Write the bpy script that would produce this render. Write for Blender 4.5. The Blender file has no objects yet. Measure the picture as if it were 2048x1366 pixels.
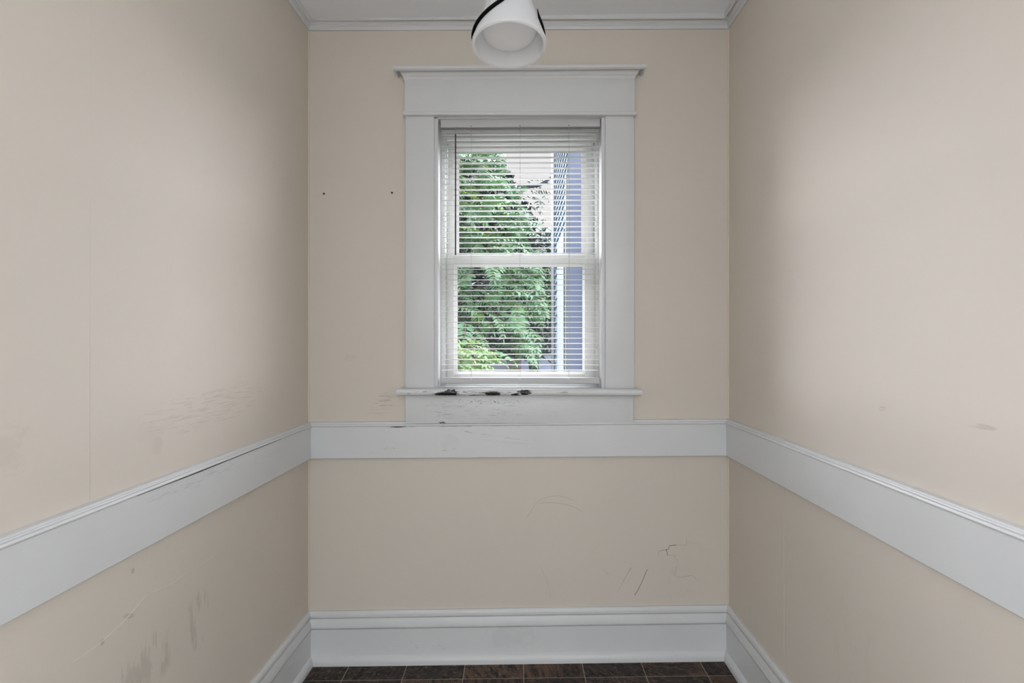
import bpy, bmesh, math, random
from mathutils import Vector, Matrix
R = random.Random(7)
F = 910.0; D = 1.813; YAW = 12.0 / F

# ---------------------------------------------------------------- camera, world, lights
sc = bpy.context.scene
sc.view_settings.view_transform = 'Standard'; sc.view_settings.look = 'None'
sc.view_settings.gamma = 1.0; sc.view_settings.use_curve_mapping = False
sc.view_settings.exposure = 0.05
CZ = 1.2735
cd = bpy.data.cameras.new('camera'); cam = bpy.data.objects.new('camera', cd)
sc.collection.objects.link(cam); sc.camera = cam
cd.sensor_width = 36.0; cd.lens = 36.0 * F / 2048.0; cd.clip_start = 0.02; cd.clip_end = 300
cam.location = (0, 0, CZ); cam.rotation_euler = (math.pi / 2, 0, YAW)

w = bpy.data.worlds.new('sky'); sc.world = w; w.use_nodes = True
nt = w.node_tree; bg = nt.nodes['Background']
tc = nt.nodes.new('ShaderNodeTexCoord'); sx = nt.nodes.new('ShaderNodeSeparateXYZ')
cr = nt.nodes.new('ShaderNodeValToRGB')
nt.links.new(tc.outputs['Generated'], sx.inputs[0]); nt.links.new(sx.outputs['Z'], cr.inputs[0])
cr.color_ramp.elements[0].position = 0.0; cr.color_ramp.elements[0].color = (0.86, 0.79, 0.71, 1)
cr.color_ramp.elements[1].position = 0.9; cr.color_ramp.elements[1].color = (0.80, 0.86, 0.97, 1)
nt.links.new(cr.outputs[0], bg.inputs[0]); bg.inputs[1].default_value = 1.05

def sun(strength, angle, elev, az):
    l = bpy.data.lights.new('sun', 'SUN'); l.energy = strength; l.angle = math.radians(angle)
    o = bpy.data.objects.new('sun', l); sc.collection.objects.link(o)
    d = Vector((math.sin(az) * math.cos(elev), math.cos(az) * math.cos(elev), math.sin(elev)))
    o.rotation_euler = d.to_track_quat('Z', 'Y').to_euler(); o.location = (0, 8, 9)
    l.color = (0.94, 0.945, 1.0)
sun(49, 150, math.radians(12), math.radians(14))

def area(name, loc, aim, sx_, sy_, e, col):
    l = bpy.data.lights.new(name, 'AREA'); l.shape = 'RECTANGLE'; l.size = sx_; l.size_y = sy_
    l.energy = e; l.color = col
    o = bpy.data.objects.new(name, l); sc.collection.objects.link(o); o.location = loc
    o.rotation_euler = (Vector(aim) - Vector(loc)).to_track_quat('-Z', 'Y').to_euler()
area('fill_light_left', (-2.5, -2.2, 1.3), (0, -2.0, 1.5), 1.6, 1.6, 110, (0.93, 0.97, 1.0))  # added fill lamp, out of view; no window exists in this wall
area('fill_light_right', (2.5, -2.2, 1.3), (0, -2.0, 1.5), 1.6, 1.6, 110, (0.93, 0.97, 1.0))  # matching fill lamp added on the right to brighten the side walls
area('fill_light_rear', (0, -4.1, 1.15), (0, 0, 1.35), 3.5, 2.0, 38, (0.93, 0.97, 1.0))  # broad unseen fill added behind the camera, mainly for the back wall

# ---------------------------------------------------------------- geometry of the place
cy_, sy_ = math.cos(YAW), math.sin(YAW)
def ray(u, v):
    a = (u - 1024) / F; b = (683 - v) / F
    return Vector((a * cy_ - sy_, a * sy_ + cy_, b))
def W(u, v, y):
    d = ray(u, v); t = y / d.y
    return Vector((d.x * t, y, CZ + d.z * t))
XL = W(617, 683, D).x; XR = W(1457.5, 683, D).x
LSPLAY = 0.021
def PL(u, v, off=0.0):      # point on the left wall
    d = ray(u, v)            # x = XL - S*(D-y) + off
    t = (XL - LSPLAY * D + off) / (d.x - LSPLAY * d.y)
    return Vector((d.x * t, d.y * t, CZ + d.z * t))
def PR(u, v, off=0.0):
    d = ray(u, v); t = (XR - off) / d.x
    return Vector((d.x * t, d.y * t, CZ + d.z * t))
zl = W(625, 1333, D - .03); zr = W(1449, 1322, D - .03)
SL = (zr.z - zl.z) / (zr.x - zl.x)          # the floor of the old house is a little out of level
def lv(x): return zl.z + SL * (x - zl.x)
HC = 2.541                                  # ceiling at the left corner
XW = 2.6; YB = -4.2; YO = -0.5               # wider room behind the camera

# ---------------------------------------------------------------- helpers
def link(o): sc.collection.objects.link(o); return o
def empty(name, loc=(0, 0, 0), label=None, cat=None, group=None, kind=None):
    o = bpy.data.objects.new(name, None); o.empty_display_size = .05; o.location = loc; link(o)
    tag(o, label, cat, group, kind); return o
def tag(o, label=None, cat=None, group=None, kind=None):
    if label: o['label'] = label
    if cat: o['category'] = cat
    if group: o['group'] = group
    if kind: o['kind'] = kind
    return o
def obj(name, bm, mat, parent=None, smooth=False, label=None, cat=None, group=None, kind=None, recalc=True):
    if recalc: bmesh.ops.recalc_face_normals(bm, faces=bm.faces)
    me = bpy.data.meshes.new(name); bm.to_mesh(me); bm.free()
    me.materials.append(mat)
    if smooth:
        for p in me.polygons: p.use_smooth = True
        if smooth != 'all':
            try: me.set_sharp_from_angle(angle=math.radians(38))
            except Exception: pass
    o = bpy.data.objects.new(name, me); link(o)
    if parent is not None:
        o.parent = parent
        o.location = -Vector(parent.location)
        if parent.parent is not None: o.location = -Vector(parent.location) - Vector(parent.parent.location)
    return tag(o, label, cat, group, kind)
def box(bm, a, b, bev=0.0, seg=2):
    a = Vector(a); b = Vector(b); c = (a + b) / 2; s = b - a
    r = bmesh.ops.create_cube(bm, size=1, matrix=Matrix.Translation(c) @ Matrix.Diagonal((abs(s.x), abs(s.y), abs(s.z), 1)))
    if bev:
        es = list({e for v in r['verts'] for e in v.link_edges})
        bmesh.ops.bevel(bm, geom=es, offset=bev, segments=seg, profile=.5, affect='EDGES')
def prism(bm, pts, off):        # polygon (list of 3d points) extruded by vector off
    off = Vector(off); n = len(pts)
    a = [bm.verts.new(p) for p in pts]; b = [bm.verts.new(Vector(p) + off) for p in pts]
    bm.faces.new(a); bm.faces.new(b[::-1])
    for i in range(n): bm.faces.new((a[i], b[i], b[(i + 1) % n], a[(i + 1) % n]))
def slab(bm, u0, v0, u1, v1, yf, yb, bev=0.0, dv=0.0):  # board on the back wall; dv = rise of the right end in px
    p = [W(u0, v0, yf), W(u1, v0 - dv, yf), W(u1, v1 - dv, yf), W(u0, v1, yf)]
    b2 = bmesh.new(); prism(b2, p, (0, yb - yf, 0))
    if bev: bmesh.ops.bevel(b2, geom=list(b2.edges), offset=bev, segments=2, profile=.5, affect='EDGES')
    me = bpy.data.meshes.new('tmp'); b2.to_mesh(me); b2.free(); bm.from_mesh(me); bpy.data.meshes.remove(me)
def tube(bm, pts, r, n=6, closed_ends=True):
    pts = [Vector(p) for p in pts]; rs = r if isinstance(r, (list, tuple)) else [r] * len(pts)
    rings = []; up = Vector((.13, .2, 1)).normalized()
    for i, p in enumerate(pts):
        t = (pts[min(i + 1, len(pts) - 1)] - pts[max(i - 1, 0)]).normalized()
        s = t.cross(up)
        if s.length < .05: s = t.cross(Vector((1, 0, 0)))
        s.normalize(); q = s.cross(t)
        rings.append([bm.verts.new(p + rs[i] * (s * math.cos(2 * math.pi * k / n) + q * math.sin(2 * math.pi * k / n))) for k in range(n)])
    for a, b in zip(rings, rings[1:]):
        for k in range(n): bm.faces.new((a[k], a[(k + 1) % n], b[(k + 1) % n], b[k]))
    if closed_ends: bm.faces.new(rings[0][::-1]); bm.faces.new(rings[-1])
def smoothed(pts, rs, m_=5):
    P, Q = [], []; n = len(pts)
    for i in range(n - 1):
        a_, b_, c_, d_ = pts[max(i - 1, 0)], pts[i], pts[i + 1], pts[min(i + 2, n - 1)]
        for j in range(m_):
            t = j / m_
            P.append(.5 * ((2 * b_) + (c_ - a_) * t + (2 * a_ - 5 * b_ + 4 * c_ - d_) * t * t + (3 * b_ - a_ - 3 * c_ + d_) * t ** 3)); Q.append(rs[i] + (rs[i + 1] - rs[i]) * t)
    return P + [pts[-1]], Q + [rs[-1]]
def sweep(bm, prof, O, a, n, L, slope=0.0):   # profile of (depth, height) run from O along a for L
    O = Vector(O); a = Vector(a).normalized(); n = Vector(n).normalized()
    A = [bm.verts.new(O + n * d + Vector((0, 0, z))) for d, z in prof]
    B = [bm.verts.new(O + a * L + n * d + Vector((0, 0, z + slope * L))) for d, z in prof]
    m = len(prof)
    bm.faces.new(A); bm.faces.new(B[::-1])
    for i in range(m): bm.faces.new((A[i], B[i], B[(i + 1) % m], A[(i + 1) % m]))
def lathe(bm, prof, c, n=48):   # closed profile of (r, z)
    rings = []
    for r, z in prof:
        if r < 1e-5: rings.append([bm.verts.new(Vector(c) + Vector((0, 0, z)))] * n)
        else: rings.append([bm.verts.new(Vector(c) + Vector((r * math.cos(2 * math.pi * k / n), r * math.sin(2 * math.pi * k / n), z))) for k in range(n)])
    for a, b in zip(rings, rings[1:]):
        for k in range(n):
            f = []
            for v in (a[k], a[(k + 1) % n], b[(k + 1) % n], b[k]):
                if v not in f: f.append(v)
            if len(f) > 2: bm.faces.new(f)

# ---------------------------------------------------------------- materials
def mat(name, col, rough=.6, spec=.3, metal=0.0):
    m = bpy.data.materials.new(name); m.use_nodes = True; b = m.node_tree.nodes['Principled BSDF']
    b.inputs['Base Color'].default_value = (*col, 1); b.inputs['Roughness'].default_value = rough
    b.inputs['Specular IOR Level'].default_value = spec; b.inputs['Metallic'].default_value = metal
    return m
class NT:
    def __init__(s, m): s.m = m; s.t = m.node_tree; s.b = s.t.nodes['Principled BSDF']; s.tc = s.t.nodes.new('ShaderNodeTexCoord')
    def n(s, k, **kw):
        o = s.t.nodes.new(k)
        for a, b in kw.items(): setattr(o, a, b)
        return o
    def l(s, a, b): s.t.links.new(a, b)
    def math(s, op, a, b=None, c=None, clamp=False):
        o = s.n('ShaderNodeMath', operation=op, use_clamp=clamp)
        for i, x in enumerate((a, b, c)):
            if x is None: continue
            if isinstance(x, (int, float)): o.inputs[i].default_value = x
            else: s.l(x, o.inputs[i])
        return o.outputs[0]
    def noise(s, scale, detail=3, rough=.5, vec=None, stretch=(1, 1, 1), loc=(0, 0, 0)):
        mp = s.n('ShaderNodeMapping'); mp.inputs['Scale'].default_value = stretch; mp.inputs['Location'].default_value = loc
        s.l(vec or s.tc.outputs['Object'], mp.inputs[0])
        o = s.n('ShaderNodeTexNoise'); o.inputs['Scale'].default_value = scale; o.inputs['Detail'].default_value = detail
        o.inputs['Roughness'].default_value = rough; s.l(mp.outputs[0], o.inputs['Vector'])
        return o.outputs['Fac']
    def mix(s, f, a, b):
        o = s.n('ShaderNodeMix', data_type='RGBA')
        if isinstance(f, (int, float)): o.inputs[0].default_value = f
        else: s.l(f, o.inputs[0])
        for i, x in ((6, a), (7, b)):
            if isinstance(x, tuple): o.inputs[i].default_value = (*x[:3], 1)
            else: s.l(x, o.inputs[i])
        return o.outputs[2]
    def ramp(s, x, lo, hi):
        o = s.n('ShaderNodeMapRange'); o.clamp = True
        s.l(x, o.inputs[0]); o.inputs[1].default_value = lo; o.inputs[2].default_value = hi
        return o.outputs[0]
    def bump(s, h, strength=.2, dist=.002):
        o = s.n('ShaderNodeBump'); o.inputs['Strength'].default_value = strength; o.inputs['Distance'].default_value = dist
        s.l(h, o.inputs['Height']); s.l(o.outputs[0], s.b.inputs['Normal'])
    def marks(s, ax, lst):
        """wear marks: each (a, z, ra, rz, angle, strength, softness, noise output) in metres on the surface; returns one 0..1 mask"""
        sp = s.n('ShaderNodeSeparateXYZ'); s.l(s.tc.outputs['Object'], sp.inputs[0])
        A = sp.outputs[ax]; Z = sp.outputs[2]; out = None
        for a, z, ra, rz, ang, st, soft, nz, thr in lst:
            da = s.math('SUBTRACT', A, a); dz = s.math('SUBTRACT', Z, z)
            c, q = math.cos(ang), math.sin(ang)
            p = s.math('ADD', s.math('MULTIPLY', da, c / ra), s.math('MULTIPLY', dz, q / ra))
            r = s.math('ADD', s.math('MULTIPLY', da, -q / rz), s.math('MULTIPLY', dz, c / rz))
            e = s.math('SUBTRACT', 1.0, s.math('ADD', s.math('MULTIPLY', p, p), s.math('MULTIPLY', r, r)))
            m = s.math('MULTIPLY', e, 2.5, clamp=True)
            if nz is not None:
                q2 = s.math('ADD', s.math('MULTIPLY', s.math('SUBTRACT', nz, thr), 10.0), s.math('MULTIPLY', s.math('SUBTRACT', e, .5), soft), clamp=True)
                m = s.math('MULTIPLY', m, q2, clamp=True)
            m = s.math('MULTIPLY', m, st, clamp=True)
            out = m if out is None else s.math('MAXIMUM', out, m)
        return out

WALL = (0.642, 0.59, 0.528)
def wall_mat(name, ax, marklist, dark=(0.22, 0.2, 0.17)):
    m = mat(name, WALL, .55, .25); k = NT(m)
    streak = k.noise(130, 5, .65, stretch=(.13, .13, 1.9)); blot = k.noise(22, 6, .65); vert = k.noise(30, 5, .65, stretch=(1.6, 1.6, .3))
    big = k.noise(1.6, 3, .5); fine = k.noise(160, 2, .5)
    base = k.mix(k.ramp(big, .3, .7), (WALL[0] * .985, WALL[1] * .985, WALL[2] * .985), (WALL[0] * 1.015, WALL[1] * 1.01, WALL[2] * 1.0))
    lst = [(a, z, ra, rz, an, st, so, {'s': streak, 'b': blot, 'v': vert, None: None}[q], th) for a, z, ra, rz, an, st, so, q, th in marklist]
    if lst: base = k.mix(k.marks(ax, lst), base, dark)
    k.l(base, k.b.inputs['Base Color'])
    h = k.math('ADD', k.math('MULTIPLY', k.noise(7, 4, .55), 1.0), k.math('MULTIPLY', fine, .05))
    k.bump(h, .35, .006)
    return m
def Lm(u, v, ru, rv, ang, st, so, q, th):
    p = PL(u, v); sc_ = p.y / F if False else None
    return (p.y, p.z, ru, rv, ang, st, so, q, th)
left_marks = [Lm(420, 815, .26, .06, .04, .21, .5, 's', .52), Lm(470, 795, .16, .05, .04, .16, .2, 's', .54), Lm(315, 890, .022, .024, 0, .09, 2.0, 'b', .42), Lm(300, 870, .05, .04, 0, .04, 2.0, 'b', .45),
              Lm(20, 900, .05, .05, 0, .08, 1.0, 'b', .45), Lm(290, 1340, .09, .09, 0, .24, .8, 'v', .50), Lm(395, 1240, .05, .09, 0, .25, .7, 'v', .52),
              Lm(205, 1283, .006, .010, 0, .35, 1.5, 'b', .4), Lm(266, 1141, .005, .008, 0, .35, 1.5, 'b', .4), Lm(258, 1232, .018, .006, -.5, .25, 1.5, 'b', .4)]
def Bm(u, v, ra, rz, ang, st, so, q, th):
    p = W(u, v, D); return (p.x, p.z, ra, rz, ang, st, so, q, th)
back_marks = [Bm(775, 800, .06, .035, .25, .42, .4, 's', .52), Bm(755, 825, .05, .02, .1, .25, .3, 's', .53), Bm(700, 715, .03, .015, 0, .06, 1, 'b', .45),
              Bm(1350, 1160, .10, .14, 0, .07, .2, 'b', .56), Bm(1210, 1143, .03, .008, -.6, .16, .5, 'b', .5)]
def Rm(u, v, ra, rz, ang, st, so, q, th):
    p = PR(u, v); return (p.y, p.z, ra, rz, ang, st, so, q, th)
right_marks = [Rm(1965, 855, .028, .007, -.05, .26, 1, 's', .47), Rm(1765, 817, .014, .006, -.2, .2, 1, 's', .47), Rm(1580, 580, .03, .04, .3, .03, 1, 'b', .45),
               Rm(1700, 1300, .10, .14, 0, .06, .3, 'v', .55)]
M_back = wall_mat('beige_paint_back', 0, back_marks); M_left = wall_mat('beige_paint_left', 1, left_marks)
M_right = wall_mat('beige_paint_right', 1, right_marks); M_wall = wall_mat('beige_paint_plain', 0, [])

TR = (0.655, 0.665, 0.675)
def trim_mat(name, marklist=(), ax=0, rough=.34, bump=.12, dark=(.012, .012, .012)):
    m = mat(name, TR, rough, .45); k = NT(m)
    st = k.noise(60, 4, .65, stretch=(.12, .12, 1.6)); bl = k.noise(130, 6, .7, stretch=(.6, .6, 1.2)); hair = k.noise(210, 4, .6, stretch=(.11, .11, 1.3)); flake = k.noise(240, 4, .65, stretch=(.3, .3, 1)); smud = k.noise(28, 3, .5)
    base = k.mix(k.ramp(k.noise(5, 4, .6), .35, .75), TR, (TR[0] * .96, TR[1] * .96, TR[2] * .955))
    lst = [(a, z, ra, rz, an, s_, so, {'s': st, 'b': bl, 'h': hair, 'f': flake, 'm': smud, None: None}[q], th) for a, z, ra, rz, an, s_, so, q, th in marklist]
    if lst: base = k.mix(k.marks(ax, lst), base, dark)
    k.l(base, k.b.inputs['Base Color'])
    k.bump(k.noise(26, 4, .6, stretch=(.25, .25, 1)), bump, .003)
    return m
def Sm(u, v, ru, rv, st, so, q, th, y=D - .05, ang=0):
    p = W(u, v, y); return (p.x, p.z, ru / 500, rv / 500, ang, st, so, q, th)
M_trim = trim_mat('white_trim_paint')
M_stool = trim_mat('worn_stool_paint', [Sm(894, 788, 28, 6.5, 1, 3.5, 'b', .38), Sm(902, 783, 14, 6, 1, 2, 'b', .42), Sm(985, 788.5, 19, 5.5, 1, 3, 'b', .40), Sm(1031, 790, 11, 5, 1, 3, 'b', .40),
    Sm(1049, 784, 17, 6.5, 1, 3, 'b', .40), Sm(960, 784, 100, 2.6, 1, .5, 'h', .50), Sm(960, 789.5, 95, 2.2, 1, .5, 'h', .52), Sm(850, 786, 56, 4, .9, .2, 'h', .54), Sm(1110, 783.5, 50, 2, .7, .2, 'h', .54)])
M_apron = trim_mat('worn_apron_paint', [Sm(960, 803, 105, 6, .95, .3, 'f', .57, D - .02), Sm(960, 814, 100, 18, .8, .2, 'f', .63, D - .02), Sm(950, 820, 110, 26, .30, .2, 'h', .565, D - .02), Sm(1100, 815, 160, 24, .10, .2, 'h', .58, D - .02), Sm(884, 846, 11, 3, 1, 2, 'b', .45, D - .02)], bump=.3)
M_rail = trim_mat('worn_rail_paint', [Sm(790, 854, 44, 2.2, .9, .8, 'h', .48, D - .02), Sm(960, 853, 100, 1.8, .5, .4, 'h', .53, D - .02), Sm(900, 884, 20, 20, .045, 2.0, 'm', .40, D - .02),
    Sm(990, 872, 90, 1.0, .22, .8, 'h', .48, D - .02, -.14), Sm(1010, 884, 70, .8, .16, .6, 'h', .48, D - .02, -.1), Sm(935, 864, 14, 1.0, .4, .6, 'h', .48, D - .02, -.3), Sm(880, 901, 22, 1.5, .4, .6, 'h', .48, D - .02, -.05), Sm(780, 897, 16, 3, .3, .2, 'b', .52, D - .02)], bump=.25)
M_base = trim_mat('worn_baseboard_paint', [Sm(1020, 1275, 62, 26, .05, 1.5, 'm', .44, D - .02), Sm(850, 1295, 100, 5, .5, 0, 'h', .62, D - .02), Sm(1000, 1322, 420, 10, .6, 0, 'b', .66, D - .03), Sm(1000, 1293, 170, 7, .6, 0, 'b', .64, D - .02), Sm(1040, 1240, 420, 16, .5, 0, 'b', .69, D - .02)])
lw = [PL(u, v, .02) for u, v in ((405, 925), (315, 905), (430, 965))]
M_lrail = trim_mat('worn_left_rail_paint', [(PL(400, 958, .02).y, PL(400, 958, .02).z, .20, .022, 0, .16, .3, 'h', .54), (PL(540, 910, .02).y, PL(540, 910, .02).z, .15, .02, 0, .05, .4, 'b', .52)], ax=1)
M_vinyl = mat('white_vinyl', (.59, .595, .575), .6, .15)
M_slat = mat('white_slat_enamel', (.70, .705, .69), .8, .08)
M_rail_b = mat('blind_rail_enamel', (.54, .54, .55), .6, .2)  # greyer than the slats: the fillet's shadow on the headrail is in this colour
M_cordw = mat('white_cord', (.36, .36, .38), .8, .1)
M_wand = mat('smoky_wand_plastic', (.05, .05, .055), .2, .6)
M_dark = mat('dark_gap', (.02, .02, .022), .7, .2)
M_black = mat('black_cord_rubber', (.003, .003, .003), .7, .1)
M_crack = mat('crack_dark', (.10, .085, .07), .9, .1)
M_faint = mat('scratch_grey', (.33, .29, .24), .9, .1)
M_caulk = mat('beige_caulk', (.66, .58, .48), .5, .3)
M_metal = mat('dull_metal', (.35, .34, .32), .4, .5, .8)
m = mat('milk_glass', (.88, .90, .92), .22, .5); M_milk = m
m.node_tree.nodes['Principled BSDF'].inputs['Subsurface Weight'].default_value = .0
m.node_tree.nodes['Principled BSDF'].inputs['Subsurface Radius'].default_value = (.02, .02, .02)
m.node_tree.nodes['Principled BSDF'].inputs['Coat Weight'].default_value = .3
k = NT(m); ml_ = k.mix(k.ramp(k.noise(28, 4, .6, stretch=(1, 1, .4)), .55, .7), (.94, .95, .96), (.84, .85, .85)); k.l(ml_, k.b.inputs['Base Color'])
tl_ = k.n('ShaderNodeBsdfTranslucent'); k.l(ml_, tl_.inputs[0]); mm_ = k.n('ShaderNodeMixShader'); mm_.inputs[0].default_value = .58
k.l(k.b.outputs[0], mm_.inputs[1]); k.l(tl_.outputs[0], mm_.inputs[2]); k.l(mm_.outputs[0], k.t.nodes['Material Output'].inputs[0])
m = mat('ceiling_paint', (.86, .89, .94), .5, .3); M_ceil = m
k = NT(m); k.bump(k.noise(6, 5, .6), .5, .008)
# window glass
m = bpy.data.materials.new('window_glass'); m.use_nodes = True; t = m.node_tree; M_glass = m
t.nodes.remove(t.nodes['Principled BSDF']); out = t.nodes['Material Output']
tr = t.nodes.new('ShaderNodeBsdfTransparent'); tr.inputs[0].default_value = (.965, .965, .975, 1)
gl = t.nodes.new('ShaderNodeBsdfGlossy'); gl.inputs['Roughness'].default_value = .02
lwt = t.nodes.new('ShaderNodeLayerWeight'); lwt.inputs[0].default_value = .5
pw = t.nodes.new('ShaderNodeMath'); pw.operation = 'POWER'; t.links.new(lwt.outputs['Facing'], pw.inputs[0]); pw.inputs[1].default_value = 5
fr = t.nodes.new('ShaderNodeMath'); fr.operation = 'MULTIPLY_ADD'; t.links.new(pw.outputs[0], fr.inputs[0]); fr.inputs[1].default_value = .4; fr.inputs[2].default_value = .008
mx = t.nodes.new('ShaderNodeMixShader'); t.links.new(fr.outputs[0], mx.inputs[0]); t.links.new(tr.outputs[0], mx.inputs[1]); t.links.new(gl.outputs[0], mx.inputs[2]); t.links.new(mx.outputs[0], out.inputs[0])
# floor tile: brown mottled stone-look vinyl
m = mat('brown_vinyl_tile', (.06, .04, .03), .55, .25); M_tile = m; k = NT(m)
oi = k.n('ShaderNodeObjectInfo'); cmb = k.n('ShaderNodeCombineXYZ')
k.l(k.math('MULTIPLY', oi.outputs['Random'], 37.0), cmb.inputs[0]); k.l(k.math('MULTIPLY', oi.outputs['Random'], 91.0), cmb.inputs[1])
va = k.n('ShaderNodeVectorMath', operation='ADD'); k.l(k.tc.outputs['Object'], va.inputs[0]); k.l(cmb.outputs[0], va.inputs[1])
vr = k.n('ShaderNodeVectorRotate', rotation_type='Z_AXIS'); k.l(va.outputs[0], vr.inputs['Vector']); k.l(k.math('MULTIPLY', oi.outputs['Random'], 19.0), vr.inputs['Angle'])
nA = k.noise(17, 8, .68, vec=vr.outputs[0], stretch=(1, 2.6, 1)); nB = k.noise(60, 7, .75, vec=vr.outputs[0], stretch=(1, 2.4, 1)); nC = k.noise(6, 4, .5, vec=va.outputs[0])
wm = k.n('ShaderNodeTexWhiteNoise', noise_dimensions='1D'); k.l(k.math('MULTIPLY', oi.outputs['Random'], 53.0), wm.inputs['W'])
lightc = k.mix(k.ramp(wm.outputs['Value'], .45, .8), (.055, .040, .034), (.125, .075, .052))
c1 = k.mix(k.ramp(nA, .40, .60), (.010, .009, .0085), lightc)
c1 = k.mix(k.math('MULTIPLY', k.ramp(nB, .51, .64), k.math('ADD', .35, k.math('MULTIPLY', oi.outputs['Random'], .55))), c1, (.20, .155, .12))
c1 = k.mix(k.math('MULTIPLY', k.ramp(nC, .50, .72), .6), c1, (.022, .020, .020))
k.l(c1, k.b.inputs['Base Color']); k.bump(nA, .15, .002)
M_grout = mat('tan_grout', (.42, .34, .27), .8, .2)
M_room = mat('plain_room_paint', (.70, .69, .67), .7, .2)
M_oldfloor = mat('brown_floor_sheet', (.09, .065, .05), .4, .4)

# ---------------------------------------------------------------- room shell
bm = bmesh.new()
hx0, hx1 = W(868, 500, D).x, W(1211, 500, D).x; hz0, hz1 = W(1040, 776, D).z, W(1040, 231, D).z
TB = .17
box(bm, (XL - .2, D, -.05), (hx0, D + TB, HC + .1)); box(bm, (hx1, D, -.05), (XR + .2, D + TB, HC + .1))
box(bm, (hx0, D, -.05), (hx1, D + TB, hz0)); box(bm, (hx0, D, hz1), (hx1, D + TB, HC + .1))
wall_back = obj('wall_back', bm, M_back, kind='structure', label='beige wall at the end of the alcove, around the window')
bm = bmesh.new()
xe = XL - LSPLAY * (D - YO)
prism(bm, [(XL, D, -.05), (xe, YO, -.05), (xe - .12, YO, -.05), (XL - .12, D, -.05)], (0, 0, HC + .15))
wall_left = obj('wall_left', bm, M_left, kind='structure', label='beige side wall left of the window, with scuffs and scrapes')
bm = bmesh.new(); box(bm, (XR, YO, -.05), (XR + .12, D, HC + .1))
wall_right = obj('wall_right', bm, M_right, kind='structure', label='beige side wall right of the window')
bm = bmesh.new()
box(bm, (-XW, YO - .12, -.05), (xe, YO, HC + .1)); box(bm, (XR, YO - .12, -.05), (XW, YO, HC + .1))
obj('wall_front', bm, M_room, kind='structure', label='wall returns beside the alcove opening, behind the camera')
bm = bmesh.new(); box(bm, (-XW, YB - .1, -.05), (XW, YB, HC + .1)); obj('wall_rear', bm, M_room, kind='structure', label='far wall of the room behind the camera')
bm = bmesh.new(); box(bm, (-XW - .1, YB, -.05), (-XW, YO, HC + .1)); obj('wall_outer_left', bm, M_room, kind='structure', label='left wall of the room behind the camera')
bm = bmesh.new(); box(bm, (XW, YB, -.05), (XW + .1, YO, HC + .1)); obj('wall_outer_right', bm, M_room, kind='structure', label='right wall of the room behind the camera')
# ceiling: sags slightly to the left (rises 16 mm to the right across the alcove)
CS = .0075
def cz(x): return HC + max(-.03, min(.03, CS * (x - XL)))
bm = bmesh.new()
p = [(XL - .2, cz(XL - .2)), (XR + .2, cz(XR + .2)), (XR + .2, HC + .2), (XL - .2, HC + .2)]
prism(bm, [(x, YO - .1, z) for x, z in p], (0, D - YO + .2, 0))
box(bm, (-XW, YB, HC + .02), (XW, YO - .05, HC + .2))
obj('ceiling', bm, M_ceil, kind='structure', label='grey-white painted ceiling')
# floor: slab with tiles laid on it
bm = bmesh.new()
p = [(XL - .15, lv(XL - .15) - .0007), (XR + .15, lv(XR + .15) - .0007), (XR + .15, -.08), (XL - .15, -.08)]
prism(bm, [(x, YO, z) for x, z in p], (0, D - YO + .05, 0))
floor = obj('floor', bm, M_grout, kind='structure', label='floor of brown stone-look vinyl tiles with thin tan joints')
bm = bmesh.new(); box(bm, (-XW, YB, -.08), (XW, YO, -.003)); obj('floor_room', bm, M_oldfloor, kind='structure', label='brown floor of the room behind the camera')
TP = .229; gx = W(1047.5, 1362, W(1047, 1362, 1.712).y).x; gy = F * (CZ) / (1362 - 683)
tmesh = None
ny = 0; y1 = gy + TP
while y1 > YO + .02:
    y0 = max(y1 - TP, YO); yy1 = min(y1, D + .01)
    for i in range(-5, 5):
        x0 = gx + i * TP; x1 = x0 + TP
        xlim = XL - LSPLAY * (D - y0)
        if x1 < xlim + .01 or x0 > XR - .01: continue
        a0 = max(x0, XL - .05); a1 = min(x1, XR + .05); j = .0011
        jy0 = y0 + j
        bm = bmesh.new()
        top = [(a0 + j, jy0, lv(a0)), (a1 - j, jy0, lv(a1)), (a1 - j, yy1 - j, lv(a1)), (a0 + j, yy1 - j, lv(a0))]
        prism(bm, top, (0, 0, -.0032))
        bmesh.ops.bevel(bm, geom=[e for e in bm.edges if all(abs(v.co.z - lv(v.co.x)) < 1e-3 for v in e.verts)], offset=.0006, segments=1, affect='EDGES')
        obj('tile', bm, M_tile, floor)
    y1 -= TP

# baseboard profile (depth, height)
BP = [(-.01, -.002), (.033, -.002), (.033, .012), (.030, .022), (.024, .031), (.019, .034), (.018, .038), (.018, .1365), (.0125, .1375), (.0125, .1390), (.020, .1405), (.0215, .1425),
      (.0215, .148), (.019, .160), (.0155, .172), (.0140, .1765), (.0080, .1775), (.0080, .1795), (.0130, .181), (.0135, .184), (.0135, .192), (.011, .199), (.006, .203), (-.01, .203)]
def lfr(h): return (XL, D, h)
LA = Vector((-LSPLAY, -1, 0)); LN = Vector((1, -LSPLAY, 0))
LLEN = (D - YO); 
z0 = lv(XL)
bm = bmesh.new(); sweep(bm, BP, (XL, D, lv(XL)), (1, 0, 0), (0, -1, 0), XR - XL, SL); obj('baseboard_back', bm, M_base, kind='structure', smooth=True, label='white baseboard below the window, moulded top and quarter round at the floor')
bm = bmesh.new(); sweep(bm, BP, (XL, D, lv(XL)), LA, LN, LLEN); obj('baseboard_left', bm, M_trim, kind='structure', smooth=True, label='white baseboard along the left wall')
bm = bmesh.new(); sweep(bm, BP, (XR, D, lv(XR)), (0, -1, 0), (-1, 0, 0), LLEN); obj('baseboard_right', bm, M_trim, kind='structure', smooth=True, label='white baseboard along the right wall')
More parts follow.
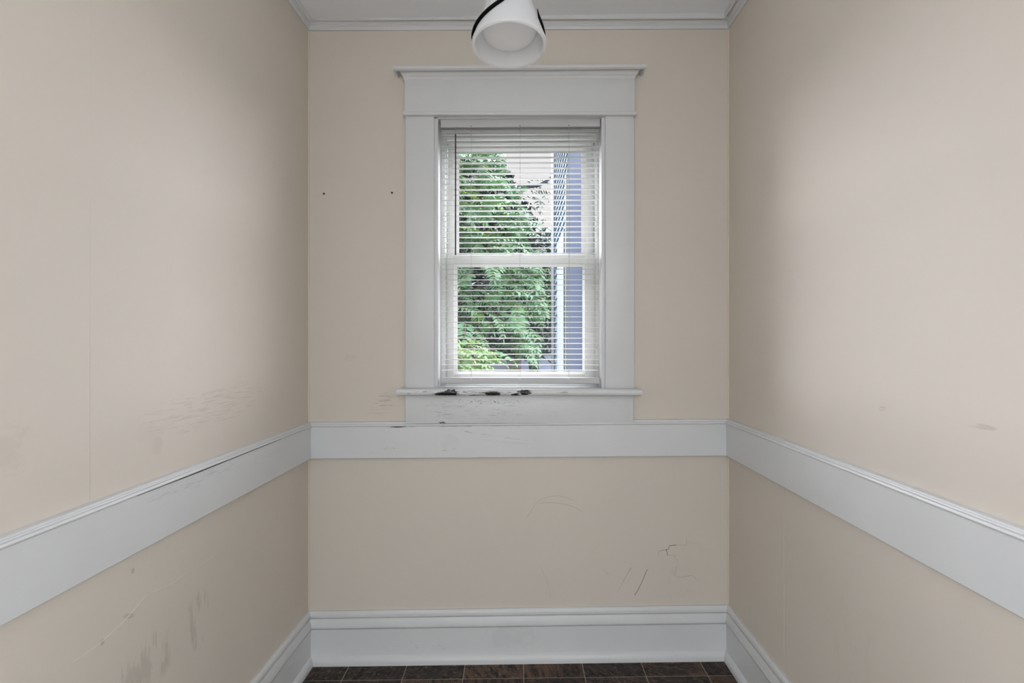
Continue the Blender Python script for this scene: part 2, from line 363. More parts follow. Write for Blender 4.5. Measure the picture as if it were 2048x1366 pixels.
# chair rail (height from its lower edge)
zt = W(640, 845, D - .012).z; zb = W(640, 918, D - .018).z; RH = zt - zb
RP = [(-.01, 0), (.016, 0), (.018, .002), (.018, RH - .0185), (.0165, RH - .0175), (.021, RH - .0165), (.0225, RH - .0135), (.0205, RH - .0095), (.0145, RH - .0085), (.0135, RH - .0065), (.0145, RH - .005), (.0135, RH - .001), (.010, RH), (-.01, RH)]
zbr = W(1440, 912, D - .018).z; RS = (zbr - zb) / (XR - XL)
bm = bmesh.new(); sweep(bm, RP, (XL, D, zb), (1, 0, 0), (0, -1, 0), XR - XL, RS); rail = obj('trim_1', bm, M_rail, kind='structure', smooth=True, label='white chair rail below the window, scratched left of centre')
bm = bmesh.new(); sweep(bm, RP, (XL, D, zb), LA, LN, LLEN); rail_l = obj('trim_2', bm, M_lrail, kind='structure', smooth=True, label='white chair rail along the left wall with a dark crack under its cap')
bm = bmesh.new(); sweep(bm, RP, (XR, D, zbr), (0, -1, 0), (-1, 0, 0), LLEN); rail_r = obj('trim_3', bm, M_trim, kind='structure', smooth=True, label='white chair rail along the right wall')
# crown
zc = W(630, 60.3, D - .006).z; CH = HC - zc
CP = [(-.01, 0), (.006, 0), (.008, .003), (.008, .011), (.0105, .013), (.0105, .016), (.013, .018), (.013, .021), (.015, .023), (.019, .028), (.024, .0315), (.029, CH * .93), (.032, CH), (.034, CH + .03), (-.01, CH + .03)]
zcr = W(1445, 57, D - .006).z; CSL = (zcr - zc) / (XR - XL)
bm = bmesh.new(); sweep(bm, CP, (XL, D, zc), (1, 0, 0), (0, -1, 0), XR - XL, CSL); obj('trim_4', bm, M_trim, kind='structure', smooth=True, label='white crown moulding above the window')
bm = bmesh.new(); sweep(bm, CP, (XL, D, zc), LA, LN, LLEN); obj('trim_5', bm, M_trim, kind='structure', smooth=True, label='white crown moulding along the left wall')
bm = bmesh.new(); sweep(bm, CP, (XR, D, zcr), (0, -1, 0), (-1, 0, 0), LLEN); obj('trim_6', bm, M_trim, kind='structure', smooth=True, label='white crown moulding along the right wall')

# painted-over caulk in the two corners, seams, cracks, scratches, nails
bm = bmesh.new(); tube(bm, [(XL + .001, D - .001, .18), (XL + .001, D - .001, HC - .02)], .0035, 6); obj('corner_bead', bm, M_caulk, wall_back)
bm = bmesh.new(); tube(bm, [(XR - .001, D - .001, .18), (XR - .001, D - .001, HC - .02)], .0035, 6); obj('corner_bead', bm, M_caulk, wall_back)
def zpt(x, y): return (1000 + x / 4.267, 950 + y / 4.267)
def wline(name, pts, r, m_, parent=wall_back, f=lambda u, v: W(u, v, D)):
    bm = bmesh.new(); q = [f(*zpt(*p)) for p in pts]
    if name == 'scratch' and len(q) > 2: q = smoothed(q, [0] * len(q), 4)[0]
    tube(bm, q, [r[0] + (r[1] - r[0]) * i / (len(q) - 1) for i in range(len(q))] if isinstance(r, tuple) else r, 4)
    return obj(name, bm, m_, parent)
wline('crack', [(1417, 637), (1437, 632), (1443, 605), (1505, 597)], .0011, M_crack, )
wline('crack', [(1505, 597), (1592, 600), (1597, 570), (1640, 580), (1700, 588)], (.0005, .0002), M_faint)
wline('crack', [(1417, 637), (1355, 650), (1350, 690)], (.0007, .0003), M_crack)
wline('crack', [(1417, 637), (1424, 652), (1430, 685)], .0012, M_crack)
wline('crack', [(1430, 685), (1480, 683), (1518, 730), (1505, 800), (1490, 850), (1510, 875), (1645, 857), (1680, 895)], .0005, M_faint)
wline('crack', [(1592, 600), (1595, 540), (1580, 515)], .0003, M_faint)
wline('scratch', [(1118, 790), (1095, 830), (1050, 910), (1000, 1000)], (.0011, .0002), M_faint)
wline('scratch', [(1262, 805), (1245, 830), (1215, 905), (1180, 975), (1165, 1000), (1150, 1025)], .0009, M_crack)
wline('scratch', [(228, 365), (300, 250), (345, 215), (400, 190), (480, 178), (560, 190), (640, 225)], .00045, M_faint)
wline('scratch', [(338, 243), (400, 237), (480, 240), (600, 262), (660, 288), (712, 318)], .0005, M_faint)
wline('scratch', [(345, 790), (380, 855), (405, 920), (435, 1050)], .0003, M_faint)
wline('scratch', [(1485, 1145), (1500, 1175)], .0006, M_faint)
def lpt(x, y): return (x / 2.0516, 700 + y / 2.0516)
bm = bmesh.new(); tube(bm, [PL(*lpt(*p)) for p in [(300, 1280), (360, 1240), (420, 1195), (520, 1100), (600, 1005), (680, 975), (720, 950), (760, 915), (820, 885), (880, 845), (950, 800)]], .0009, 4)
obj('paint_ridge', bm, M_caulk, wall_left)
bm = bmesh.new(); q = [PL(*p, .0185) for p in [(275, 991), (330, 969), (360, 957), (400, 941), (440, 925), (480, 909), (530, 892), (562, 880)]]
zcap = zb + RH - .0178
tube(bm, [Vector((p.x, p.y, zcap)) for p in q], [.0006, .0010, .0017, .0022, .0018, .0015, .0011, .0006], 6); obj('crack', bm, M_dark, rail_l)
for u in (180,):
    bm = bmesh.new(); a = PL(u, 600); tube(bm, [(a.x - .0008, a.y, zb + RH), (a.x - .0008, a.y, HC)], .00095, 8); obj('wall_seam', bm, M_left, wall_left, smooth='all')
for u in (1568,):
    bm = bmesh.new(); a = PR(u, 1100); tube(bm, [(a.x, a.y, .2), (a.x, a.y, zbr)], .0010, 4); obj('wall_seam', bm, M_right, wall_right)
for u, v in ((648, 387.5), (784, 385.5)):
    p = W(u, v, D); bm = bmesh.new()
    r = bmesh.ops.create_cone(bm, cap_ends=True, segments=10, radius1=.0042, radius2=.0034, depth=.004, matrix=Matrix.Translation((p.x, D - .001, p.z)) @ Matrix.Rotation(math.pi / 2, 4, 'X'))
    obj('wall_anchor', bm, M_dark, wall_back, smooth=True)

# ---------------------------------------------------------------- window
win = empty('window_1', (0, D, 0), kind='structure', label='white double-hung window with wide painted casing, peeling stool below')
YF = D - .020
bm = bmesh.new(); slab(bm, 811, 226, 868, 778, YF, D + .001, .0015); obj('side_casing', bm, M_trim, win, smooth=True)
bm = bmesh.new(); slab(bm, 1211, 226, 1268, 778, YF, D + .001, .0015); obj('side_casing', bm, M_trim, win, smooth=True)
bm = bmesh.new(); slab(bm, 809, 155, 1269.5, 223, D - .022, D + .001, .001); obj('head_casing', bm, M_trim, win, smooth=True)
# fillet bead under the head casing
bm = bmesh.new(); slab(bm, 804.5, 221.5, 1274.5, 229.5, D - .034, D, .0055); obj('fillet', bm, M_trim, win, smooth=True)
# cornice cap
a = W(809, 157, D - .022); b = W(1269.5, 157, D - .022); zt_ = W(1040, 130.5, D - .058).z; zlow = W(1040, 158, D - .024).z
H = zt_ - zlow
lev = [(0, .000), (.003, .002), (.010, .003), (.013, .007), (.022, .013), (.032, .022), (H - .014, .029), (H - .012, .033), (H - .010, .0365), (H - .001, .037), (H, .036)]
bm = bmesh.new(); rings = []
for h, e in lev:
    z = zlow + h
    rings.append([bm.verts.new(q) for q in ((a.x - e, D + .004, z), (a.x - e, D - .022 - e, z), (b.x + e, D - .022 - e, z), (b.x + e, D + .004, z))])
for A, B in zip(rings, rings[1:]):
    for i in range(4): bm.faces.new((A[i], A[(i + 1) % 4], B[(i + 1) % 4], B[i]))
bm.faces.new(rings[0]); bm.faces.new(rings[-1])
obj('cornice_cap', bm, M_trim, win)
# stool with full bullnose
a = W(792, 777.5, D - .055); b = W(1285, 777.5, D - .055); zbt = W(1040, 791.8, D - .052).z
bm = bmesh.new(); b2 = bmesh.new()
box(b2, (a.x, D - .058, zbt), (b.x, D + .001, a.z))
es = [e for e in b2.edges if not all(v.co.y > D - .01 for v in e.verts) and abs(e.verts[0].co.z - e.verts[1].co.z) < 1e-4]
bmesh.ops.bevel(b2, geom=es, offset=(a.z - zbt) * .48, segments=6, profile=.5, affect='EDGES')
me = bpy.data.meshes.new('t'); b2.to_mesh(me); bm.from_mesh(me); b2.free()
box(bm, (hx0, D - .001, zbt), (hx1, D + .055, a.z))
obj('stool', bm, M_stool, win, smooth=True, label='window stool with black peeled patches')
bm = bmesh.new(); slab(bm, 811, 790, 1266.5, 847, YF, D + .001, .0012, 1.0); obj('apron', bm, M_apron, win, smooth=True, label='apron board with scratched and flaking paint')
# jamb stops and reveals
zs = a.z
zh = W(1040, 231.5, D - .02).z
ja = W(868, 500, D - .012).x; jb = W(876, 500, D - .012).x; jc = W(1203, 500, D - .012).x; jd = W(1211, 500, D - .012).x
for x0, x1 in ((ja, jb), (jc, jd)):
    bm = bmesh.new(); box(bm, (x0, D - .012, zs - .001), (x1, D + .05, zh), .0012); obj('jamb', bm, M_trim, win, smooth=True)
bm = bmesh.new(); box(bm, (ja, D - .012, W(1040, 236, D - .012).z), (jd, D + .05, zh + .004), .0012); obj('head_jamb', bm, M_trim, win, smooth=True)
# vinyl frame
fy = D + .046; fb = D + .125
def X(u, y): return W(u, 500, y).x
def Z(v, y): return W(1040, v, y).z
fi0 = X(890.5, fy); fi1 = X(1192.5, fy)
for x0, x1 in ((ja, fi0), (fi1, jd)):
    bm = bmesh.new(); s = 1 if x0 == ja else -1
    box(bm, (x0, fy, zs - .02), (x1, fb, zh), .001)
    xin = x1 if s == 1 else x0
    box(bm, (min(xin, xin + s * .004), fy + .012, zs), (max(xin, xin + s * .004), fy + .018, zh), 0)
    obj('frame_side', bm, M_vinyl, win, smooth=True)
bm = bmesh.new(); zhd = Z(268, fy); box(bm, (fi0, fy, zhd), (fi1, fb, zh), .001); box(bm, (fi0, fy + .02, zhd - .012), (fi1, fb, zhd), .001); obj('frame_head', bm, M_vinyl, win, smooth=True)
bm = bmesh.new(); zfs = Z(768, fy); box(bm, (fi0, fy - .002, zs - .02), (fi1, fb, zfs), .002); obj('frame_sill', bm, M_vinyl, win, smooth=True)
def frame_ring(bm, o, i, yf, yb, bev=.001):   # outer/inner rect (x0,z0,x1,z1)
    box(bm, (o[0], yf, o[1]), (i[0], yb, o[3]), bev); box(bm, (i[2], yf, o[1]), (o[2], yb, o[3]), bev)
    box(bm, (i[0] - .0002, yf, i[3]), (i[2] + .0002, yb, o[3]), bev); box(bm, (i[0] - .0002, yf, o[1]), (i[2] + .0002, yb, i[1]), bev)
def bead(bm, i, o, yf, yb):  # sloped glazing bead from outer (front) to inner (back)
    P = lambda r, y: [(r[0], y, r[1]), (r[2], y, r[1]), (r[2], y, r[3]), (r[0], y, r[3])]
    A = [bm.verts.new(q) for q in P(o, yf)]; B = [bm.verts.new(q) for q in P(i, yb)]
    A2 = [bm.verts.new(q) for q in P(o, yb + .004)]; B2 = [bm.verts.new(q) for q in P(i, yb + .004)]
    for j in range(4):
        q = (j + 1) % 4
        bm.faces.new((A[j], A[q], B[q], B[j])); bm.faces.new((A2[j], B2[j], B2[q], A2[q])); bm.faces.new((B[j], B[q], B2[q], B2[j])); bm.faces.new((A[j], A2[j], A2[q], A[q]))
def sash(name, yf, outer, lip, glass):
    e = empty(name, (0, 0, 0)); e.parent = win; e.location = (0, 0, 0)
    e.location = (0, 0, 0)
    def rect(r, y): return (X(r[0], y), Z(r[3], y), X(r[2], y), Z(r[1], y))
    o = rect(outer, yf); l = rect(lip, yf); g = rect(glass, yf + .012)
    for nm, a_, b_ in (('stile', (o[0], yf, o[1]), (l[0], yf + .03, o[3])), ('stile', (l[2], yf, o[1]), (o[2], yf + .03, o[3])),
                       ('top_rail', (l[0], yf, l[3]), (l[2], yf + .03, o[3])), ('bottom_rail', (l[0], yf, o[1]), (l[2], yf + .03, l[1]))):
        bm = bmesh.new(); box(bm, a_, b_, .0012); obj(nm, bm, M_vinyl, e, smooth=True)
    bm = bmesh.new(); bead(bm, g, l, yf + .0045, yf + .012); obj('glazing_bead', bm, M_vinyl, e, label='glazing bead around the pane')
    bm = bmesh.new(); box(bm, (g[0] - .004, yf + .0145, g[1] - .004), (g[2] + .004, yf + .0185, g[3] + .004)); obj('glass_pane', bm, M_glass, e)
    return e
ys = D + .056
lo = sash('lower_sash', ys, (893.5, 510, 1190, 766), (908, 527.5, 1169, 748), (915, 534, 1165, 743))
up = sash('upper_sash', ys + .036, (896, 275, 1187, 524), (908.5, 290.5, 1172, 513), (918, 306, 1163, 508.5))
bm = bmesh.new(); p = W(1035, 508, ys + .012)
box(bm, (p.x - .026, ys + .004, Z(510, ys) - .001), (p.x + .026, ys + .026, Z(510, ys) + .005), .0015)
r = bmesh.ops.create_cone(bm, cap_ends=True, segments=20, radius1=.011, radius2=.009, depth=.008, matrix=Matrix.Translation((p.x - .004, ys + .016, Z(510, ys) + .008)))
box(bm, (p.x - .004, ys + .008, Z(510, ys) + .006), (p.x + .028, ys + .014, Z(510, ys) + .011), .0015)
obj('sash_lock', bm, M_vinyl, win, smooth=True)
for v in (696, 712):
    p = W(1193.5, v, fy); bm = bmesh.new()
    bmesh.ops.create_cone(bm, cap_ends=True, segments=8, radius1=.0012, radius2=.0012, depth=.001, matrix=Matrix.Translation((p.x, fy - .0005, p.z)) @ Matrix.Rotation(math.pi / 2, 4, 'X')); obj('screw', bm, M_dark, win)

# ---------------------------------------------------------------- mini blind
yb_ = D + .012
bl = empty('window_blind', (0, yb_, Z(257, yb_)), 'white horizontal mini blind lowered over the window, slats open', 'blind')
bx0, bx1 = X(883.5, yb_), X(1198, yb_)
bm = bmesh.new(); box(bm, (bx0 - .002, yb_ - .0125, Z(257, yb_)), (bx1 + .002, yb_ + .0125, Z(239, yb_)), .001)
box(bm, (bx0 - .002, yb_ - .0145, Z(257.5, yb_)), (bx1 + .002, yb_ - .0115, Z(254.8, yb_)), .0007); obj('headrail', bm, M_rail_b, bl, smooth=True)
def slat_mesh():
    bm = bmesh.new(); n = 6; w_ = .0125; L0, L1 = bx0, bx1; A = []; B = []; t_ = .0005
    for s in (1, -1):
        rng = range(n + 1) if s == 1 else range(n, -1, -1)
        for i in rng:
            a_ = -1 + 2 * i / n; y = a_ * w_; z = .0018 * (1 - a_ * a_) + s * t_ / 2
            A.append(bm.verts.new((L0, y, z))); B.append(bm.verts.new((L1, y, z)))
    m_ = len(A)
    for i in range(m_): bm.faces.new((A[i], B[i], B[(i + 1) % m_], A[(i + 1) % m_]))
    bm.faces.new(A[::-1]); bm.faces.new(B)
    bmesh.ops.recalc_face_normals(bm, faces=bm.faces)
    me = bpy.data.meshes.new('slat'); bm.to_mesh(me); bm.free(); me.materials.append(M_slat)
    for p in me.polygons: p.use_smooth = len(p.vertices) == 4
    me.set_sharp_from_angle(angle=math.radians(40))
    return me
sme = slat_mesh()
vs = [262.3] + [273.2 + 10.62 * i for i in range(45)]
for v in vs:
    o = bpy.data.objects.new('slat', sme); link(o); o.parent = bl
    o.location = (R.uniform(-.0006, .0006), 0, Z(v, yb_) - bl.location.z)
    o.rotation_euler = (math.radians(4.2 + R.uniform(-.9, .9)), R.uniform(-.0006, .0006), 0)
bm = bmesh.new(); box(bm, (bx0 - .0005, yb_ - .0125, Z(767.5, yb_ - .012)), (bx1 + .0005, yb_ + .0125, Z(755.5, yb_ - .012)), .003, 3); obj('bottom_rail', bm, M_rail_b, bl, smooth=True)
for u in (942, 1040, 1138):
    x = X(u, yb_ - .013); bm = bmesh.new()
    z0_, z1_ = Z(756, yb_), Z(256, yb_)
    for yy in (-.0135, .0135): tube(bm, [(x, yb_ + yy, z0_), (x + R.uniform(-.001, .001), yb_ + yy, (z0_ + z1_) / 2), (x, yb_ + yy, z1_)], .0004, 4)
    tube(bm, [(x + .0015, yb_ - .0145, z0_), (x + .0015, yb_ - .0145, z1_)], .0003, 4)
    obj('ladder_cord', bm, M_cordw, bl)
    bm = bmesh.new(); bmesh.ops.create_uvsphere(bm, u_segments=8, v_segments=6, radius=.0019, matrix=Matrix.Translation((x, yb_ - .0145, Z(255, yb_)))); obj('cord_knot', bm, M_dark, bl, smooth='all')
    bm = bmesh.new(); bmesh.ops.create_cone(bm, cap_ends=True, segments=12, radius1=.0045, radius2=.004, depth=.003, matrix=Matrix.Translation((x, yb_ - .0135, Z(757, yb_))) @ Matrix.Rotation(math.pi / 2, 4, 'X')); obj('cord_plug', bm, M_slat, bl, smooth=True)
for u in (925.5, 1161):
    for du in (-3.2, 3.2):
        p = W(u + du, 258.5, yb_ - .0165); bm = bmesh.new(); box(bm, (p.x - .0035, p.y, p.z - .0012), (p.x + .0035, p.y + .003, p.z + .0012), .0005); obj('bracket_clip', bm, M_metal, bl)
bm = bmesh.new(); p0 = W(911, 254, yb_ - .018); p1 = W(911.2, 269, yb_ - .019); p2 = W(911, 510, yb_ - .016)
tube(bm, [p1, p2], .0031, 6); wand = obj('tilt_wand', bm, M_wand, bl, label='dark tilt wand')
bm = bmesh.new(); tube(bm, [p0 + Vector((-.003, .006, .002)), p0, p0 + Vector((.001, 0, -.008)), p1 + Vector((0, 0, -.001))], .0012, 6)
tube(bm, [p0 + Vector((.004, .004, .001)), p0 + Vector((.001, 0, -.002))], .001, 5); obj('wand_hook', bm, M_metal, bl)

# ---------------------------------------------------------------- pendant lamp
YLp = .950; c = W(1018.5, 86, YLp); zrim = W(1018, 138, YLp + .078).z
lamp = empty('pendant_lamp', (c.x, YLp, HC), 'white bell-shaped milk glass pendant lamp with black cord, hanging from the ceiling', 'lamp')
O = Vector((c.x, YLp, zrim))
outp = [(.0775, 0), (.0785, .002), (.0782, .005), (.0745, .014), (.0690, .028), (.0630, .044), (.0565, .062), (.0510, .080), (.0460, .098), (.0410, .118), (.0360, .136), (.0310, .150), (.0290, .158)]
inp = [(.0265, .158), (.0285, .150), (.0335, .135), (.0385, .117), (.0435, .098), (.0485, .080), (.0540, .062), (.0600, .046), (.0640, .034), (.0680, .022), (.0695, .012), (.0705, .005), (.0718, .0010), (.0745, -.0008), (.0775, 0)]
bm = bmesh.new(); lathe(bm, outp + inp, O, 64); obj('lamp_shade', bm, M_milk, lamp, smooth='all')
M_bulb = mat('frosted_bulb_glass', (.95, .96, .97), .5, .3)
# frosted flood bulb filling the throat of the shade
bm = bmesh.new(); lathe(bm, [(0, .0145), (.020, .0155), (.038, .0185), (.050, .0225), (.0555, .0275), (.0570, .034), (.0545, .043), (.0470, .060), (.0400, .080), (.0300, .105), (.0180, .125), (.0135, .140), (0, .141)], O, 48); obj('bulb', bm, M_bulb, lamp, smooth='all')
bm = bmesh.new(); lathe(bm, [(0, .135), (.024, .136), (.0275, .150), (.033, .156), (.033, .166), (.026, .176), (.022, .205), (.010, .222), (0, .223)], O, 32); obj('socket', bm, M_black, lamp, smooth=True)
bm = bmesh.new(); tube(bm, [O + Vector((0, 0, .22)), O + Vector((.002, 0, .45)), Vector((c.x, YLp, HC - .03))], .0035, 8); obj('hanging_cord', bm, M_black, lamp, smooth='all')
bm = bmesh.new(); lathe(bm, [(0, -.034), (.012, -.033), (.03, -.026), (.055, -.012), (.062, -.004), (.062, .012), (0, .012)], Vector((c.x, YLp, HC)), 40); obj('ceiling_canopy', bm, M_milk, lamp, smooth='all')
def on_shade(ang, h, off=.003):
    pr = outp; r_ = pr[-1][0]
    for (r0, h0), (r1, h1) in zip(pr[1:], pr[2:]):
        if h0 <= h <= h1: r_ = r0 + (r1 - r0) * (h - h0) / (h1 - h0); break
    return O + Vector(((r_ + off) * math.cos(ang), (r_ + off) * math.sin(ang), h))
d2 = math.radians
bm = bmesh.new()
# loose lead: from the socket over the front of the shade down to its left edge, round behind, up at the right
pts = [on_shade(d2(-62), .120, .006), on_shade(d2(-75), .088, .004), on_shade(d2(-88), .068, .004), on_shade(d2(-100), .054), on_shade(d2(-114), .044), on_shade(d2(-128), .036), on_shade(d2(-142), .030), on_shade(d2(-154), .0255), on_shade(d2(-165), .022), on_shade(d2(-178), .018), on_shade(d2(165), .014), on_shade(d2(150), .010)]
tube(bm, *smoothed(pts, [.0034, .0034, .0034, .0034, .0036, .0038, .0038, .0038, .0036, .0034, .0028, .0020]), 8); obj('lamp_lead', bm, M_black, lamp, smooth='all')
bm = bmesh.new()
pts = [on_shade(d2(22), .014, .001), on_shade(d2(10), .020, .0015), on_shade(d2(2), .027, .002), on_shade(d2(-2), .036, .0028), on_shade(d2(-4), .048, .0035), on_shade(d2(-5), .060, .0045), on_shade(d2(-5), .075, .006)]
tube(bm, *smoothed(pts, [.001, .0030, .0044, .0046, .0038, .0022, .0006]), 8); obj('lamp_lead', bm, M_black, lamp, smooth='all')

# ================================================================ outside the window
GZ = -.95
def leafmat(name, a_, b_, trans=.35, rough=.5):
    m = bpy.data.materials.new(name); m.use_nodes = True; t = m.node_tree; b = t.nodes['Principled BSDF']
    oi = t.nodes.new('ShaderNodeObjectInfo'); tc_ = t.nodes.new('ShaderNodeTexCoord'); nz = t.nodes.new('ShaderNodeTexNoise'); nz.inputs['Scale'].default_value = 5
    t.links.new(tc_.outputs['Object'], nz.inputs['Vector'])
    ad = t.nodes.new('ShaderNodeMath'); ad.operation = 'MULTIPLY_ADD'; t.links.new(nz.outputs['Fac'], ad.inputs[0]); ad.inputs[1].default_value = .8
    t.links.new(oi.outputs['Random'], ad.inputs[2])
    ml = t.nodes.new('ShaderNodeMath'); ml.operation = 'MULTIPLY'; ml.inputs[1].default_value = .55; t.links.new(ad.outputs[0], ml.inputs[0])
    r_ = t.nodes.new('ShaderNodeValToRGB'); r_.color_ramp.elements[0].color = (*a_, 1); r_.color_ramp.elements[1].color = (*b_, 1)
    r_.color_ramp.elements[0].position = .25; r_.color_ramp.elements[1].position = .85
    t.links.new(ml.outputs[0], r_.inputs[0]); t.links.new(r_.outputs[0], b.inputs['Base Color']); b.inputs['Roughness'].default_value = rough
    tl = t.nodes.new('ShaderNodeBsdfTranslucent'); t.links.new(r_.outputs[0], tl.inputs[0])
    mx = t.nodes.new('ShaderNodeMixShader'); mx.inputs[0].default_value = trans
    o = t.nodes['Material Output']; t.links.new(b.outputs[0], mx.inputs[1]); t.links.new(tl.outputs[0], mx.inputs[2]); t.links.new(mx.outputs[0], o.inputs[0])
    return m
M_leaf = leafmat('green_leaf', (.035, .13, .05), (.19, .40, .20), .12)
M_leafy = leafmat('yellow_green_leaf', (.10, .24, .035), (.22, .38, .07), .3)
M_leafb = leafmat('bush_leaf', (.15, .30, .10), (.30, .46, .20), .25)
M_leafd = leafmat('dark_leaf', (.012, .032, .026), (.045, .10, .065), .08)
M_leafm = leafmat('shaded_green_leaf', (.014, .05, .025), (.07, .17, .08), .1)  # darker copy of the green leaf, with the crown's inner shade in its colour
M_bark = mat('grey_bark', (.10, .10, .11), .9, .1)
M_stem = mat('reddish_stem', (.30, .26, .10), .7, .2)
M_sid = mat('pale_blue_siding', (.25, .32, .40), .9, .05)
M_sidl = mat('lavender_wall', (.34, .42, .68), .9, .05)
k = NT(M_sidl); k.l(k.mix(k.ramp(k.noise(30, 3, .5, stretch=(6, 1, .1)), .35, .7), (.36, .44, .67), (.40, .48, .71)), k.b.inputs['Base Color'])
M_board = mat('pale_trim_board', (.42, .47, .52), .9, .05)
M_rust = mat('dark_red_metal', (.15, .06, .06), .6, .3)
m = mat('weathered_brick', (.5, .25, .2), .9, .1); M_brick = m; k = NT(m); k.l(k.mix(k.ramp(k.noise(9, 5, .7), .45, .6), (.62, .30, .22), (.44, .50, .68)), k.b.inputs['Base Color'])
m = mat('grass_ground', (.10, .16, .07), .9, .1); k = NT(m); k.l(k.mix(k.noise(3, 5, .6), (.030, .034, .030), (.05, .055, .045)), k.b.inputs['Base Color'])
bm = bmesh.new(); box(bm, (-150, D + .4, GZ - .2), (150, 280, GZ)); obj('ground', bm, m, kind='structure', label='green ground outside the window')

def leaflet(bm, base, d, n, L, wd, droop=.15):
    d = d.normalized(); s = d.cross(n).normalized(); n = s.cross(d)
    prof = [(0, .0), (.22, .75), (.5, 1.0), (.78, .62), (1.0, 0)]
    mid = [base + d * (L * t_) - n * (droop * L * t_ * t_) for t_, _ in prof]
    up = n * (wd * .16)
    l = [bm.verts.new(mid[i] + s * (wd * prof[i][1] / 2) + up * prof[i][1]) for i in (1, 2, 3)]
    r = [bm.verts.new(mid[i] - s * (wd * prof[i][1] / 2) + up * prof[i][1]) for i in (1, 2, 3)]
    mv = [bm.verts.new(mid[i]) for i in range(5)]
    for a_, b_ in ((l, 1), (r, -1)):
        fs = [(mv[0], a_[0], mv[1]), (mv[1], a_[0], a_[1], mv[2]), (mv[2], a_[1], a_[2], mv[3]), (mv[3], a_[2], mv[4])]
        for f in fs: bm.faces.new(f if b_ == 1 else f[::-1])
def frond_bm(pairs, L, ll, lw_, arch, rr):
    bm = bmesh.new(); pts = []
    for i in range(pairs + 2):
        t_ = i / (pairs + 1); pts.append(Vector((L * t_ * (1 - .25 * arch * t_), 0, L * (.18 * t_ - arch * .62 * t_ * t_))))
    for i in range(1, pairs + 2):
        t_ = i / (pairs + 1); tg = (pts[i] - pts[i - 1]).normalized(); nn = Vector((0, 1, 0)).cross(tg) * -1
        if nn.z < 0: nn = -nn
        env = .62 + .38 * math.sin(math.pi * min(1, .15 + .8 * t_))
        if i == pairs + 1: leaflet(bm, pts[i], tg, nn, ll * .8, lw_ * .9); break
        for s_ in (1, -1):
            dd = Vector((0, s_, 0)) * .85 + tg * rr.uniform(.35, .6) + nn * rr.uniform(-.25, .15)
            leaflet(bm, pts[i] + tg * rr.uniform(-.004, .004), dd, (nn + Vector((rr.uniform(-.2, .2), rr.uniform(-.2, .2), 0))), ll * env * rr.uniform(.9, 1.08), lw_ * rr.uniform(.9, 1.1), rr.uniform(.15, .4))
    return bm, pts
def to_mesh(bm, name, mats):
    me = bpy.data.meshes.new(name); bm.to_mesh(me); bm.free()
    for m_ in mats: me.materials.append(m_)
    for p in me.polygons: p.use_smooth = True
    return me
def frond_mesh(mt, pairs=11, L=.62, ll=.115, lw_=.036, arch=.6):
    bm, pts = frond_bm(pairs, L, ll, lw_, arch, R)
    nf = len(bm.faces); tube(bm, pts, [.0035 * (1 - .7 * i / len(pts)) for i in range(len(pts))], 4)
    bm.faces.ensure_lookup_table()
    for f in bm.faces[nf:]: f.material_index = 1
    return to_mesh(bm, 'frond', [mt, M_stem])
FG = [frond_mesh(M_leaf, p, L, .115, .036, a) for p, L, a in ((11, .62, .6), (12, .7, .8), (9, .5, .4), (10, .6, 1.0))]
FY = [frond_mesh(M_leafy, 9, .5, .11, .04, .5), frond_mesh(M_leafy, 8, .45, .12, .045, .8)]

def sky_edge(v):   # right edge of the near tree's crown, as a picture angle at a given height
    T = [(150, 960), (306, 1000), (345, 1022), (375, 1045), (430, 1070), (470, 1075), (520, 1080), (600, 1094), (680, 1092), (715, 1085)]
    for (a_, b_), (c_, d_) in zip(T, T[1:]):
        if v <= c_: return b_ + (d_ - b_) * max(0, (v - a_)) / (c_ - a_)
    return 1090
tree = empty('near_tree', (-1.3, 6.2, GZ), 'tree with long feathery compound leaves right outside the window', 'tree')
bm = bmesh.new(); tube(bm, [(-1.3, 6.2, GZ - .1), (-1.25, 6.2, .5), (-1.1, 6.1, 1.6), (-1.15, 6.2, 2.8), (-1.0, 6.1, 4.2)], [.11, .10, .08, .06, .03], 10); obj('trunk', bm, M_bark, tree, smooth='all')
limbs = []
def limb(pts, r0, r1, name='branch', parent=tree, m_=M_bark):
    bm = bmesh.new(); n = len(pts); tube(bm, pts, [r0 + (r1 - r0) * i / (n - 1) for i in range(n)], 6); obj(name, bm, m_, parent, smooth='all')
limb([(-1.25, 6.2, .6), (-.9, 6.1, .95), (-.5, 6.0, 1.15), (-.05, 5.9, 1.2)], .035, .012)
limb([(-1.1, 6.1, 1.5), (-.7, 6.1, 1.9), (-.3, 6.1, 2.1), (.1, 6.2, 2.15)], .035, .012)
limb([(-1.15, 6.2, 2.4), (-.7, 6.2, 2.8), (-.35, 6.2, 3.2)], .03, .012)
limb([(-1.25, 6.2, .3), (-.8, 5.6, .6), (-.4, 5.4, .9)], .03, .01)
limb([(-.5, 6.0, 1.15), (-.25, 5.7, 1.6), (-.1, 5.6, 2.0)], .016, .008)
limb([(-.6, 6.2, 3.0), (-.45, 5.9, 2.2), (-.3, 5.8, 1.7)], .012, .006)
cnt = 0
def put_frond(me, p, az, pitch, s, parent, roll=0.0):
    o = bpy.data.objects.new('frond', me); link(o); o.parent = parent; o.location = Vector(p) - parent.location
    o.rotation_euler = (roll, pitch, az); o.scale = (s, s, s); return o
tries = 0
